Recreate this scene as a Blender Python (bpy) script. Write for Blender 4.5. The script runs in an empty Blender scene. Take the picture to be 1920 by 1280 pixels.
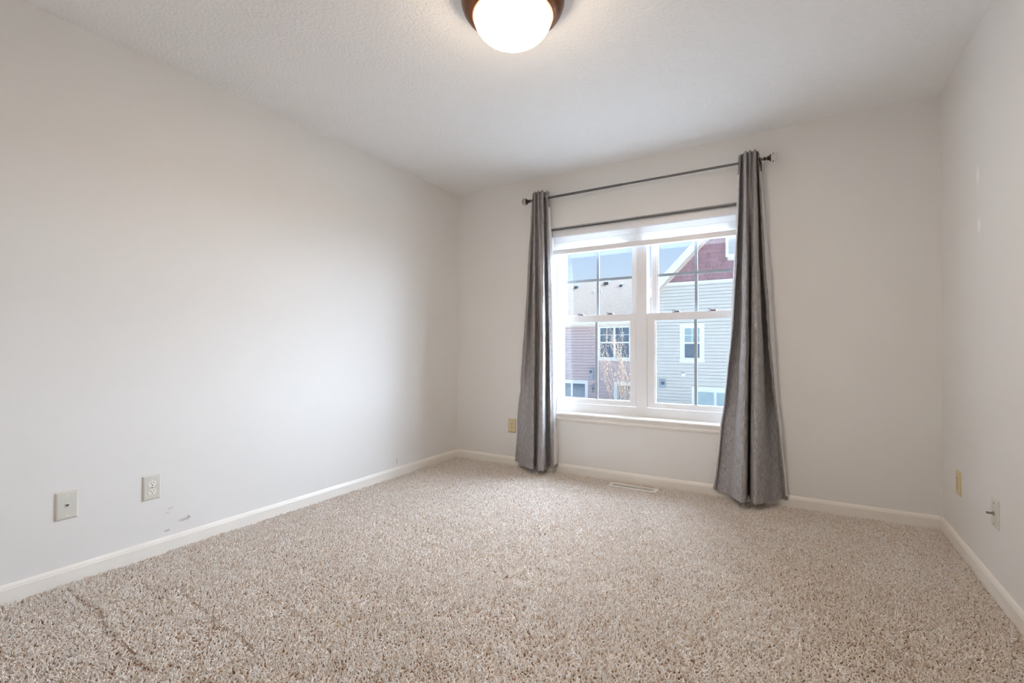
import bpy, bmesh, math, random
import numpy as np
from mathutils import Vector, Matrix, Euler
random.seed(7)
rng = np.random.default_rng(7)
S = bpy.context.scene
COL = S.collection
PI = math.pi
R = math.radians

# ------------------------------------------------------------------ camera, light, exposure
cd = bpy.data.cameras.new('camera')
cam = bpy.data.objects.new('camera', cd)
COL.objects.link(cam)
cd.sensor_fit = 'HORIZONTAL'
cd.sensor_width = 36.0
cd.lens = 16.692
cd.clip_start = 0.02
cd.clip_end = 500
cam.location = (2.7237, -3.5363, 1.0216)
cam.rotation_mode = 'XYZ'
cam.rotation_euler = (R(90.6045), R(0.0), R(31.064))
S.camera = cam

W, D, H = 3.415, 3.93, 2.44          # room width, depth, height

world = bpy.data.worlds.new('sky')
S.world = world
world.use_nodes = True
wn, wl = world.node_tree.nodes, world.node_tree.links
wn.clear()
w_out = wn.new('ShaderNodeOutputWorld')
w_bg = wn.new('ShaderNodeBackground')
w_geo = wn.new('ShaderNodeTexCoord')
w_sep = wn.new('ShaderNodeSeparateXYZ')
w_ramp = wn.new('ShaderNodeValToRGB')
wl.new(w_geo.outputs['Generated'], w_sep.inputs[0])
wl.new(w_sep.outputs['Z'], w_ramp.inputs[0])
wl.new(w_ramp.outputs[0], w_bg.inputs['Color'])
wl.new(w_bg.outputs[0], w_out.inputs['Surface'])
els = w_ramp.color_ramp.elements
els[0].position = 0.0
els[0].color = (0.80, 0.89, 1.0, 1)
els[1].position = 1.0
els[1].color = (0.28, 0.50, 0.90, 1)
e = els.new(0.22)
e.color = (0.50, 0.69, 0.97, 1)
w_bg.inputs['Strength'].default_value = 0.98

# bright, very soft daylight from the sky beyond the houses (thin high cloud around the sun)
sd = bpy.data.lights.new('sun', 'SUN')
sun = bpy.data.objects.new('sun', sd)
COL.objects.link(sun)
sd.energy = 56.0
sd.angle = R(110)
sd.color = (0.80, 0.95, 1.18)
sun.rotation_euler = Vector((-0.72, -1.0, -0.31)).to_track_quat('-Z', 'Y').to_euler()

S.view_settings.view_transform = 'Standard'
S.view_settings.look = 'None'
S.view_settings.gamma = 1.0
S.view_settings.use_curve_mapping = False
S.view_settings.exposure = 0.12
LAMP_STRENGTH = 14.5           # opal bowl
BULB_POWER = 12.5              # bulbs inside the bowl, W radiant
LAMP_COLOR = (1.0, 0.80, 0.58)

S.cycles.use_denoising = True
S.cycles.max_bounces = 12
S.cycles.diffuse_bounces = 8
S.cycles.transparent_max_bounces = 12
S.cycles.sample_clamp_indirect = 8.0

# ------------------------------------------------------------------ materials
def lin(r, g, b):
    f = lambda c: (c / 255 / 12.92) if c <= 10 else ((c / 255 + 0.055) / 1.055) ** 2.4
    return (f(r), f(g), f(b), 1.0)

def mat(name, col, rough=0.6, metal=0.0, noise=0.0, nscale=8.0, bump=0.0, bscale=60.0, bdist=0.002, spec=0.5, stretch=None):
    m = bpy.data.materials.new(name)
    m.use_nodes = True
    n, l = m.node_tree.nodes, m.node_tree.links
    b = n['Principled BSDF']
    b.inputs['Base Color'].default_value = col
    b.inputs['Roughness'].default_value = rough
    b.inputs['Metallic'].default_value = metal
    b.inputs['Specular IOR Level'].default_value = spec
    tc = n.new('ShaderNodeTexCoord')
    mp = n.new('ShaderNodeMapping')
    l.new(tc.outputs['Object'], mp.inputs[0])
    if stretch:
        mp.inputs['Scale'].default_value = stretch
    if noise > 0:
        t = n.new('ShaderNodeTexNoise')
        t.inputs['Scale'].default_value = nscale
        t.inputs['Detail'].default_value = 4
        l.new(mp.outputs[0], t.inputs['Vector'])
        rp = n.new('ShaderNodeMapRange')
        rp.inputs[1].default_value = 0.3
        rp.inputs[2].default_value = 0.7
        rp.inputs[3].default_value = 1 - noise
        rp.inputs[4].default_value = 1 + noise * 0.6
        l.new(t.outputs['Fac'], rp.inputs[0])
        mx = n.new('ShaderNodeVectorMath')
        mx.operation = 'SCALE'
        mx.inputs[0].default_value = col[:3]
        l.new(rp.outputs[0], mx.inputs['Scale'])
        l.new(mx.outputs[0], b.inputs['Base Color'])
    if bump > 0:
        t2 = n.new('ShaderNodeTexNoise')
        t2.inputs['Scale'].default_value = bscale
        t2.inputs['Detail'].default_value = 3
        l.new(mp.outputs[0], t2.inputs['Vector'])
        bp = n.new('ShaderNodeBump')
        bp.inputs['Strength'].default_value = bump
        bp.inputs['Distance'].default_value = bdist
        l.new(t2.outputs['Fac'], bp.inputs['Height'])
        l.new(bp.outputs[0], b.inputs['Normal'])
    return m

def wall_mat(name, marks):
    """matt paint with roller texture; marks = (centre, radii, colour, strength) worn or patched spots"""
    col = lin(231, 229, 226)
    m = mat(name, col, rough=0.55, bump=0.12, bscale=220, bdist=0.0006, spec=0.35)
    n, l = m.node_tree.nodes, m.node_tree.links
    b = n['Principled BSDF']
    tc = n.new('ShaderNodeTexCoord')
    prev = None
    for (c, rad, mc, stren, rough_edge) in marks:
        sub = n.new('ShaderNodeVectorMath'); sub.operation = 'SUBTRACT'
        l.new(tc.outputs['Object'], sub.inputs[0]); sub.inputs[1].default_value = c
        dv = n.new('ShaderNodeVectorMath'); dv.operation = 'DIVIDE'
        l.new(sub.outputs[0], dv.inputs[0]); dv.inputs[1].default_value = rad
        ln = n.new('ShaderNodeVectorMath'); ln.operation = 'LENGTH'
        l.new(dv.outputs[0], ln.inputs[0])
        nz = n.new('ShaderNodeTexNoise'); nz.inputs['Scale'].default_value = 90
        l.new(tc.outputs['Object'], nz.inputs['Vector'])
        ad = n.new('ShaderNodeMath'); ad.operation = 'MULTIPLY_ADD'
        l.new(nz.outputs['Fac'], ad.inputs[0]); ad.inputs[1].default_value = rough_edge
        l.new(ln.outputs['Value'], ad.inputs[2])
        mr = n.new('ShaderNodeMapRange')
        l.new(ad.outputs[0], mr.inputs[0])
        mr.inputs[1].default_value = 0.55 + rough_edge * 0.5
        mr.inputs[2].default_value = 1.0 + rough_edge * 0.5
        mr.inputs[3].default_value = stren
        mr.inputs[4].default_value = 0.0
        mx = n.new('ShaderNodeMix'); mx.data_type = 'RGBA'
        l.new(mr.outputs[0], mx.inputs[0])
        if prev is None:
            mx.inputs[6].default_value = col
        else:
            l.new(prev, mx.inputs[6])
        mx.inputs[7].default_value = mc
        prev = mx.outputs[2]
    if prev is not None:
        l.new(prev, b.inputs['Base Color'])
    return m

DIRT = lin(120, 116, 112)
M = {}
M['wall'] = wall_mat('wall_paint', [])
M['wall_left'] = wall_mat('wall_paint_scuffed', [
    ((0, -2.30, 0.130), (0.05, 0.030, 0.010), DIRT, 0.35, 2.2),
    ((0, -2.278, 0.134), (0.05, 0.010, 0.012), DIRT, 0.45, 1.4),
    ((0, -2.376, 0.097), (0.05, 0.014, 0.006), DIRT, 0.5, 1.4),
    ((0, -2.36, 0.205), (0.05, 0.018, 0.005), DIRT, 0.25, 1.8),
    ((0, -2.375, 0.185), (0.05, 0.012, 0.004), DIRT, 0.25, 1.6),
    ((0, -0.78, 0.115), (0.05, 0.006, 0.03), DIRT, 0.4, 1.2)])
M['wall_right'] = wall_mat('wall_paint_patched', [
    ((W, -0.655, 1.785), (0.05, 0.022, 0.055), lin(245, 244, 242), 0.9, 0.5),
    ((W, -0.665, 1.560), (0.05, 0.024, 0.040), lin(245, 244, 242), 0.9, 0.5)])
M['ceiling'] = mat('ceiling_texture_paint', lin(244, 243, 242), rough=0.85, bump=0.75, bscale=70, bdist=0.006, spec=0.2)
M['trim'] = mat('trim_paint', lin(240, 236, 229), rough=0.35, noise=0.02, nscale=5)
M['vinyl'] = mat('window_vinyl', lin(240, 240, 242), rough=0.35, noise=0.015, nscale=6)
M['grille'] = mat('grille_white_backlit', lin(160, 172, 182), rough=0.5, noise=0.04, nscale=10)  # white grilles; their backlit shade is put into this grey
M['dark_pull'] = mat('dark_plastic', lin(70, 70, 72), rough=0.5, noise=0.05)
M['lock'] = mat('lock_metal', lin(150, 150, 152), rough=0.35, metal=0.6, noise=0.05)
M['rod'] = mat('rod_metal', lin(104, 104, 104), rough=0.35, metal=0.8, noise=0.08, nscale=30)
M['bronze_dark'] = mat('dark_bronze', lin(66, 56, 50), rough=0.4, metal=0.7, noise=0.15, nscale=60)
M['bronze'] = mat('oil_rubbed_bronze', lin(112, 74, 52), rough=0.42, metal=0.75, noise=0.12, nscale=14)
M['copper'] = mat('copper_lip', lin(196, 140, 104), rough=0.35, metal=0.8, noise=0.05, nscale=14)
M['chrome'] = mat('grommet_chrome', lin(205, 205, 208), rough=0.2, metal=1.0, noise=0.02)
M['almond'] = mat('almond_plastic', lin(212, 210, 200), rough=0.35, noise=0.02, nscale=12)
M['almond_yellow'] = mat('aged_almond_plastic', lin(214, 198, 156), rough=0.4, noise=0.03, nscale=12)
M['white_plastic'] = mat('white_plastic', lin(236, 234, 226), rough=0.3, noise=0.02, nscale=12)
M['slot'] = mat('slot_black', lin(28, 24, 22), rough=0.7, noise=0.05)
M['steel'] = mat('connector_metal', lin(160, 150, 138), rough=0.3, metal=0.9, noise=0.1, nscale=80)
M['register'] = mat('register_enamel', lin(238, 235, 228), rough=0.4, noise=0.02)
M['backing'] = mat('carpet_backing', lin(140, 104, 76), rough=0.95, noise=0.25, nscale=40)

def glass_mat(name, tint=(1, 1, 1, 1), f=0.035):
    m = bpy.data.materials.new(name); m.use_nodes = True
    n, l = m.node_tree.nodes, m.node_tree.links
    n.remove(n['Principled BSDF'])
    tr = n.new('ShaderNodeBsdfTransparent'); tr.inputs[0].default_value = tint
    gl = n.new('ShaderNodeBsdfGlossy'); gl.inputs['Roughness'].default_value = 0.02
    lw = n.new('ShaderNodeLayerWeight'); lw.inputs['Blend'].default_value = 0.5
    pw = n.new('ShaderNodeMath'); pw.operation = 'POWER'; pw.inputs[1].default_value = 5.0
    fr = n.new('ShaderNodeMath'); fr.operation = 'MULTIPLY_ADD'; fr.inputs[1].default_value = 0.9; fr.inputs[2].default_value = f
    l.new(lw.outputs['Facing'], pw.inputs[0]); l.new(pw.outputs[0], fr.inputs[0])
    mx = n.new('ShaderNodeMixShader')
    l.new(fr.outputs[0], mx.inputs[0]); l.new(tr.outputs[0], mx.inputs[1]); l.new(gl.outputs[0], mx.inputs[2])
    l.new(mx.outputs[0], n['Material Output'].inputs['Surface'])
    return m
M['glass'] = glass_mat('window_glass', (0.97, 0.985, 0.98, 1))
def crystal_mat():
    m = bpy.data.materials.new('crystal'); m.use_nodes = True
    n, l = m.node_tree.nodes, m.node_tree.links
    n.remove(n['Principled BSDF'])
    g = n.new('ShaderNodeBsdfGlass'); g.inputs['IOR'].default_value = 1.5; g.inputs['Color'].default_value = (0.97, 0.95, 0.94, 1)
    l.new(g.outputs[0], n['Material Output'].inputs['Surface'])
    return m
M['crystal'] = crystal_mat()

def shade_mat():
    m = bpy.data.materials.new('shade_fabric'); m.use_nodes = True
    n, l = m.node_tree.nodes, m.node_tree.links
    n.remove(n['Principled BSDF'])
    tc = n.new('ShaderNodeTexCoord')
    nz = n.new('ShaderNodeTexNoise'); nz.inputs['Scale'].default_value = 300
    l.new(tc.outputs['Object'], nz.inputs['Vector'])
    rp = n.new('ShaderNodeValToRGB'); rp.color_ramp.elements[0].color = (0.80, 0.79, 0.77, 1); rp.color_ramp.elements[1].color = (0.88, 0.87, 0.86, 1)
    l.new(nz.outputs['Fac'], rp.inputs[0])
    d = n.new('ShaderNodeBsdfDiffuse'); t = n.new('ShaderNodeBsdfTranslucent')
    l.new(rp.outputs[0], d.inputs[0]); l.new(rp.outputs[0], t.inputs[0])
    mx = n.new('ShaderNodeMixShader'); mx.inputs[0].default_value = 0.38
    l.new(d.outputs[0], mx.inputs[1]); l.new(t.outputs[0], mx.inputs[2])
    l.new(mx.outputs[0], n['Material Output'].inputs['Surface'])
    return m
M['shade'] = shade_mat()

def linen_mat(name, c0, c1, transl):
    """woven cloth: vertical slub threads crossed by finer weft"""
    m = bpy.data.materials.new(name); m.use_nodes = True
    n, l = m.node_tree.nodes, m.node_tree.links
    n.remove(n['Principled BSDF'])
    uv = n.new('ShaderNodeUVMap')
    def thread(sx, sy):
        mp = n.new('ShaderNodeMapping'); mp.inputs['Scale'].default_value = (sx, sy, 1)
        l.new(uv.outputs[0], mp.inputs[0])
        t = n.new('ShaderNodeTexNoise'); t.inputs['Scale'].default_value = 1.0; t.inputs['Detail'].default_value = 3
        l.new(mp.outputs[0], t.inputs['Vector'])
        return t.outputs['Fac']
    a = thread(420, 22); b = thread(30, 330)
    ad = n.new('ShaderNodeMath'); ad.operation = 'MULTIPLY_ADD'; ad.inputs[1].default_value = 0.65
    l.new(a, ad.inputs[0])
    ml = n.new('ShaderNodeMath'); ml.operation = 'MULTIPLY'; ml.inputs[1].default_value = 0.35
    l.new(b, ml.inputs[0]); l.new(ml.outputs[0], ad.inputs[2])
    rp = n.new('ShaderNodeValToRGB')
    rp.color_ramp.elements[0].position = 0.36; rp.color_ramp.elements[0].color = c0
    rp.color_ramp.elements[1].position = 0.62; rp.color_ramp.elements[1].color = c1
    l.new(ad.outputs[0], rp.inputs[0])
    bp = n.new('ShaderNodeBump'); bp.inputs['Strength'].default_value = 0.25; bp.inputs['Distance'].default_value = 0.001
    l.new(ad.outputs[0], bp.inputs['Height'])
    d = n.new('ShaderNodeBsdfDiffuse'); t = n.new('ShaderNodeBsdfTranslucent')
    for s in (d, t):
        l.new(rp.outputs[0], s.inputs[0]); l.new(bp.outputs[0], s.inputs['Normal'])
    mx = n.new('ShaderNodeMixShader'); mx.inputs[0].default_value = transl
    l.new(d.outputs[0], mx.inputs[1]); l.new(t.outputs[0], mx.inputs[2])
    l.new(mx.outputs[0], n['Material Output'].inputs['Surface'])
    return m
M['linen'] = linen_mat('grey_linen', lin(126, 123, 124), lin(192, 188, 187), 0.04)
M['lining'] = linen_mat('white_lining', lin(222, 221, 220), lin(238, 237, 236), 0.12)

def tuft_mat():
    m = mat('carpet_yarn', lin(214, 198, 184), rough=0.95, spec=0.1)
    n, l = m.node_tree.nodes, m.node_tree.links
    oi = n.new('ShaderNodeObjectInfo')
    rp = n.new('ShaderNodeValToRGB')
    rp.color_ramp.elements[0].color = lin(194, 165, 136)
    rp.color_ramp.elements[1].color = lin(243, 242, 242)
    e = rp.color_ramp.elements.new(0.12); e.color = lin(220, 207, 193)
    e = rp.color_ramp.elements.new(0.6); e.color = lin(231, 224, 217)
    pb = n['Principled BSDF']
    pb.inputs['Roughness'].default_value = 0.5; pb.inputs['Specular IOR Level'].default_value = 0.9
    pb.inputs['Sheen Weight'].default_value = 1.0; pb.inputs['Sheen Roughness'].default_value = 0.35
    l.new(oi.outputs['Random'], rp.inputs[0])
    l.new(rp.outputs[0], n['Principled BSDF'].inputs['Base Color'])
    return m
M['yarn'] = tuft_mat()

def emit_mat(name, col, s):
    m = bpy.data.materials.new(name); m.use_nodes = True
    n, l = m.node_tree.nodes, m.node_tree.links
    n.remove(n['Principled BSDF'])
    em = n.new('ShaderNodeEmission'); em.inputs[0].default_value = (*col, 1); em.inputs[1].default_value = s
    tr_ = n.new('ShaderNodeBsdfTransparent'); tr_.inputs[0].default_value = (0.9, 0.9, 0.9, 1)
    ad = n.new('ShaderNodeAddShader')
    l.new(em.outputs[0], ad.inputs[0]); l.new(tr_.outputs[0], ad.inputs[1])
    l.new(ad.outputs[0], n['Material Output'].inputs['Surface'])
    return m
M['lamp_glass'] = emit_mat('lit_opal_glass', LAMP_COLOR, LAMP_STRENGTH)

# outdoors
M['mauve'] = mat('mauve_siding', lin(191, 172, 172), rough=0.7, noise=0.04, nscale=3)
M['pale_siding'] = mat('pale_blue_siding', lin(206, 201, 193), rough=0.7, noise=0.03, nscale=3)
M['out_white'] = mat('house_trim_white', lin(224, 224, 222), rough=0.55, noise=0.02)
M['out_beige'] = mat('fascia_beige', lin(206, 192, 178), rough=0.6, noise=0.04)
M['red_shake'] = mat('red_shakes', lin(160, 125, 129), rough=0.85, noise=0.22, nscale=3.5)
M['roof_shingle'] = mat('pale_roof_shingles', lin(133, 118, 105), rough=0.9, noise=0.18, nscale=7, bump=0.5, bscale=9, bdist=0.02, stretch=(1, 1, 3))
M['roof_vent'] = mat('roof_vent_grey', lin(92, 98, 104), rough=0.6, noise=0.1)
M['house_pane'] = mat('house_window_glass', lin(84, 104, 122), rough=0.08, noise=0.25, nscale=1.6, spec=0.8)
M['house_blind'] = mat('pane_with_blind', lin(150, 172, 176), rough=0.2, noise=0.12, nscale=2.5, spec=0.8)
M['meter'] = mat('utility_grey', lin(150, 162, 172), rough=0.5, noise=0.1)
M['ground'] = mat('ground_pale_concrete', lin(212, 210, 205), rough=0.95, noise=0.15, nscale=1.2)
M['bark'] = mat('twig_bark', lin(150, 128, 112), rough=0.9, noise=0.2, nscale=20)
M['leaf'] = mat('pale_dry_leaf', lin(214, 190, 160), rough=0.8, noise=0.2, nscale=9)

# ------------------------------------------------------------------ mesh helpers
class MB:
    def __init__(self):
        self.v = []; self.f = []; self.uv = None
    def add(self, vs, fs):
        o = len(self.v)
        self.v += [tuple(a) for a in vs]
        self.f += [tuple(i + o for i in f) for f in fs]
        return self
    def box(self, x0, x1, y0, y1, z0, z1):
        vs = [(x, y, z) for z in (z0, z1) for y in (y0, y1) for x in (x0, x1)]
        return self.add(vs, [(0, 2, 3, 1), (4, 5, 7, 6), (0, 1, 5, 4), (2, 6, 7, 3), (0, 4, 6, 2), (1, 3, 7, 5)])
    def bev(self, x0, x1, y0, y1, z0, z1, axis, c):
        """box whose face at the far end along axis (+1/-1 signed 'x-','y-' ...) is chamfered by c"""
        bx = [[x0, x1], [y0, y1], [z0, z1]]
        a = 'xyz'.index(axis[0]); s = axis[1] == '+'
        others = [i for i in range(3) if i != a]
        base = bx[a][0] if s else bx[a][1]
        tip = bx[a][1] if s else bx[a][0]
        mid = tip - c if s else tip + c
        vs = []
        for (lvl, ins) in ((base, 0), (mid, 0), (tip, c)):
            for (p, q) in ((0, 0), (1, 0), (1, 1), (0, 1)):
                co = [0, 0, 0]
                co[a] = lvl
                co[others[0]] = bx[others[0]][p] + (ins if p == 0 else -ins)
                co[others[1]] = bx[others[1]][q] + (ins if q == 0 else -ins)
                vs.append(co)
        fs = [(3, 2, 1, 0), (8, 9, 10, 11)]
        for k in range(2):
            for i in range(4):
                j = (i + 1) % 4
                fs.append((k * 4 + i, k * 4 + j, k * 4 + 4 + j, k * 4 + 4 + i))
        return self.add(vs, fs)
    def prism(self, poly, axis, a0, a1):
        """extrude a 2-D polygon along an axis; poly in the other two axes in xyz order"""
        n = len(poly); vs = []
        for a in (a0, a1):
            for (p, q) in poly:
                vs.append({'x': (a, p, q), 'y': (p, a, q), 'z': (p, q, a)}[axis])
        fs = [tuple(range(n - 1, -1, -1)), tuple(range(n, 2 * n))]
        for i in range(n):
            j = (i + 1) % n
            fs.append((i, j, n + j, n + i))
        return self.add(vs, fs)
    def tube(self, pts, rad, n=10, cap=True):
        pts = [Vector(p) for p in pts]
        rad = rad if isinstance(rad, (list, tuple)) else [rad] * len(pts)
        vs = []; up = Vector((0, 0, 1))
        for i, p in enumerate(pts):
            t = (pts[min(i + 1, len(pts) - 1)] - pts[max(i - 1, 0)]).normalized()
            u = t.cross(up if abs(t.z) < 0.95 else Vector((0, 1, 0))).normalized(); w = t.cross(u)
            for k in range(n):
                a = 2 * PI * k / n
                vs.append(p + (u * math.cos(a) + w * math.sin(a)) * rad[i])
        fs = []
        for i in range(len(pts) - 1):
            for k in range(n):
                j = (k + 1) % n
                fs.append((i * n + k, i * n + j, (i + 1) * n + j, (i + 1) * n + k))
        if cap:
            fs += [tuple(range(n - 1, -1, -1)), tuple(range((len(pts) - 1) * n, len(pts) * n))]
        return self.add(vs, fs)
    def lathe(self, prof, n=32, mtx=None, closed=False):
        """prof: (radius, height) around z, then mtx"""
        vs = []
        for (r, z) in prof:
            for k in range(n):
                a = 2 * PI * k / n
                v = Vector((max(r, 1e-5) * math.cos(a), max(r, 1e-5) * math.sin(a), z))
                vs.append(mtx @ v if mtx else v)
        fs = []; m = len(prof)
        for i in range(m if closed else m - 1):
            i2 = (i + 1) % m
            for k in range(n):
                j = (k + 1) % n
                fs.append((i * n + k, i * n + j, i2 * n + j, i2 * n + k))
        return self.add(vs, fs)
    def build(self, name, m, parent=None, smooth=False, fix=True):
        me = bpy.data.meshes.new(name)
        me.from_pydata(self.v, [], self.f)
        me.update()
        if fix:
            b = bmesh.new(); b.from_mesh(me)
            bmesh.ops.recalc_face_normals(b, faces=b.faces)
            b.to_mesh(me); b.free()
        me.materials.append(m)
        if smooth:
            me.shade_smooth()
            if hasattr(me, 'set_sharp_from_angle'):
                me.set_sharp_from_angle(angle=R(38))
        o = bpy.data.objects.new(name, me)
        COL.objects.link(o)
        if parent is not None:
            o.parent = parent
            o.matrix_parent_inverse = Matrix.Translation(parent_loc(parent)).inverted()
        return o

def parent_loc(o):
    l = Vector(o.location)
    return l if o.parent is None else l      # parents are unrotated; sub-part parents sit at the origin

def thing(name, loc, label, cat, group=None):
    o = bpy.data.objects.new(name, None)
    o.empty_display_size = 0.1
    COL.objects.link(o)
    o.location = loc
    o['label'] = label; o['category'] = cat
    if group: o['group'] = group
    return o

def structure(o, label=None):
    o['kind'] = 'structure'
    if label: o['label'] = label
    return o

def stuff(o):
    o['kind'] = 'stuff'
    return o

# ------------------------------------------------------------------ room shell
OX0, OX1, OZ0, OZ1, WT = 0.95, 2.43, 0.455, 2.0, 0.20     # window opening and wall thickness
b = MB()
# room-side and outer skins of the back wall with the opening cut through, plus its four reveals
xs = [-0.12, OX0, OX1, W + 0.12]; zs = [-0.15, OZ0, OZ1, H + 0.12]
vs = []; fs = []
for y in (0.0, WT):
    for z in zs:
        for x in xs:
            vs.append((x, y, z))
for s in range(2):
    for r in range(3):
        for c in range(3):
            if r == 1 and c == 1: continue
            i = s * 16 + r * 4 + c
            fs.append((i, i + 1, i + 5, i + 4))
def q(r, c, s): return s * 16 + r * 4 + c
for (a, c) in (((1, 1), (1, 2)), ((1, 2), (2, 2)), ((2, 2), (2, 1)), ((2, 1), (1, 1))):
    fs.append((q(*a, 0), q(*c, 0), q(*c, 1), q(*a, 1)))
for (a, c) in (((0, 0), (0, 3)), ((0, 3), (3, 3)), ((3, 3), (3, 0)), ((3, 0), (0, 0))):
    fs.append((q(*a, 0), q(*c, 0), q(*c, 1), q(*a, 1)))
b.add(vs, fs)
structure(b.build('wall_back', M['wall']), 'warm off-white wall around the window')
structure(MB().box(-0.12, 0, -D, 0, -0.15, H + 0.12).build('wall_left', M['wall_left']), 'long off-white wall on the left with faint scuffs above the baseboard')
structure(MB().box(W, W + 0.12, -D, 0, -0.15, H + 0.12).build('wall_right', M['wall_right']), 'off-white wall on the right with two patched spots')
structure(MB().box(-0.12, W + 0.12, -D - 0.12, -D, -0.15, H + 0.12).build('wall_front', M['wall']))
structure(MB().box(0, W, -D, 0, H, H + 0.12).build('ceiling', M['ceiling']), 'white textured ceiling')
structure(MB().box(0, W, -D, 0, -0.13, -0.012).build('floor', M['backing']), 'floor under the beige carpet')

BH = 0.069
bprof = [(0, -0.012), (0.013, -0.012), (0.013, 0.050), (0.0105, 0.055), (0.0105, 0.058), (0.006, 0.066), (0.003, BH), (0, BH)]
structure(MB().prism(bprof, 'y', -D, 0).build('baseboard_left', M['trim']))
structure(MB().prism([(W - p, z) for p, z in bprof], 'y', -D, 0).build('baseboard_right', M['trim']))
structure(MB().prism([(-p, z) for p, z in bprof], 'x', 0.013, W - 0.013).build('baseboard_back', M['trim']))

# ------------------------------------------------------------------ carpet pile: instanced twisted yarn tufts
def tuft(k):
    r_ = random.Random(k)
    n = 4; seg = 3; L_ = 0.0135
    dx = (r_.random() - 0.5) * 0.012; dy = (r_.random() - 0.5) * 0.012
    vs = []; fs = []
    for i in range(seg + 1):
        t = i / seg
        rad = (0.0024, 0.0027, 0.0025, 0.0014)[i]
        cx = dx * t * t; cy = dy * t * t
        for j in range(n):
            a = 2 * PI * j / n + t * 1.8
            vs.append((cx + rad * math.cos(a), cy + rad * math.sin(a) * 0.8, L_ * t))
    for i in range(seg):
        for j in range(n):
            k2 = (j + 1) % n
            fs.append((i * n + j, i * n + k2, (i + 1) * n + k2, (i + 1) * n + j))
    fs.append(tuple(seg * n + j for j in range(n)))
    me = bpy.data.meshes.new('tuft'); me.from_pydata(vs, [], fs); me.update(); me.materials.append(M['yarn'])
    return bpy.data.objects.new('tuft', me)
tufts = bpy.data.collections.new('tufts')
for k in range(5):
    tufts.objects.link(tuft(k))

def smooth_noise(x, y, scale, seed):
    r_ = np.random.default_rng(seed)
    g = r_.standard_normal((64, 64))
    u = (x * scale) % 63; v = (y * scale) % 63
    i = np.floor(u).astype(int); j = np.floor(v).astype(int)
    fu = u - i; fv = v - j; fu = fu * fu * (3 - 2 * fu); fv = fv * fv * (3 - 2 * fv)
    return (g[i, j] * (1 - fu) + g[i + 1, j] * fu) * (1 - fv) + (g[i, j + 1] * (1 - fu) + g[i + 1, j + 1] * fu) * fv

sp = 0.0062
gx, gy = np.meshgrid(np.arange(0.016, W - 0.015, sp), np.arange(-D + 0.02, -0.015, sp))
px = gx.ravel() + (rng.random(gx.size) - 0.5) * sp * 1.1
py = gy.ravel() + (rng.random(gx.size) - 0.5) * sp * 1.1
keep = ~((px > 1.515) & (px < 1.872) & (py > -0.176) & (py < -0.085))     # the register sits in a cut-out
px, py = px[keep], py[keep]
lean = 0.80 + 0.25 * rng.standard_normal(px.size) + 0.22 * smooth_noise(px, py, 34, 1) + 0.10 * smooth_noise(px, py, 9, 2)
streak = smooth_noise(px * 0.25 + py * 0.05, py * 1.0, 11, 3)
lean = np.clip(lean + 0.14 * streak, 0.05, 1.35)
yaw = smooth_noise(px, py, 60.0, 4) * 2.0 + rng.random(px.size) * 4.5
spin = rng.random(px.size) * 2 * PI
scl = 0.92 + 0.16 * rng.random(px.size) + 0.05 * smooth_noise(px, py, 20, 5)
# vacuum-track creases: a parted line with the pile heaped along its far side; worn patches where the pile lies lower
scl = scl * np.clip(1.0 + 0.06 * smooth_noise(px, py, 13, 8), 0.80, 1.14)
for (x0, y0, x1, y1, dp) in ((0.06, -2.769, 1.0, -2.832, 1.0), (0.46, -2.529, 1.15, -2.612, 0.7), (0.79, -2.355, 1.25, -2.43, 0.6),
                             (0.06, -1.36, 0.263, -1.312, 0.8), (0.371, -1.31, 0.573, -1.309, 1.0)):
    dxl, dyl = x1 - x0, y1 - y0; L2 = dxl * dxl + dyl * dyl
    t = np.clip(((px - x0) * dxl + (py - y0) * dyl) / L2, 0, 1)
    wav = 0.006 * smooth_noise(px, py * 0 + 1.0, 9, 12)
    ox, oy = px - x0 - t * dxl, py - y0 - t * dyl
    d = np.hypot(ox, oy); side = (ox * -dyl + oy * dxl) / math.sqrt(L2) + wav
    ins = (d < 0.06) & (t > 0) & (t < 1)
    scl = np.where(ins & (np.abs(side) < 0.009), scl * (1 - 0.42 * dp), scl)
    scl = np.where(ins & (side > 0.010) & (side < 0.030), scl * (1 + 0.16 * dp), scl)
me = bpy.data.meshes.new('carpet')
me.from_pydata(np.column_stack([px, py, np.full(px.size, -0.012)]).tolist(), [], [])
rot = np.column_stack([lean * np.cos(yaw), lean * np.sin(yaw), spin]).astype(np.float32)
# axis-angle lean followed by spin, written as XYZ Euler (spin first about its own axis)
E_ = np.zeros_like(rot)
E_[:, 0] = lean * np.cos(yaw); E_[:, 1] = lean * np.sin(yaw); E_[:, 2] = (rng.random(px.size) - 0.5) * 2.0
at = me.attributes.new('tuft_rotation', 'FLOAT_VECTOR', 'POINT'); at.data.foreach_set('vector', E_.ravel())
at = me.attributes.new('tuft_scale', 'FLOAT', 'POINT'); at.data.foreach_set('value', scl.astype(np.float32))
carpet = bpy.data.objects.new('carpet', me)
COL.objects.link(carpet)
stuff(carpet)
carpet['label'] = 'beige twisted-pile wall-to-wall carpet covering the floor'
carpet['category'] = 'carpet'
ng = bpy.data.node_groups.new('pile', 'GeometryNodeTree')
ng.interface.new_socket('Geometry', in_out='INPUT', socket_type='NodeSocketGeometry')
ng.interface.new_socket('Geometry', in_out='OUTPUT', socket_type='NodeSocketGeometry')
N = ng.nodes
gi, go = N.new('NodeGroupInput'), N.new('NodeGroupOutput')
m2p = N.new('GeometryNodeMeshToPoints')
iop = N.new('GeometryNodeInstanceOnPoints')
ci = N.new('GeometryNodeCollectionInfo')
ci.inputs['Collection'].default_value = tufts
ci.inputs['Separate Children'].default_value = True
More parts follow.
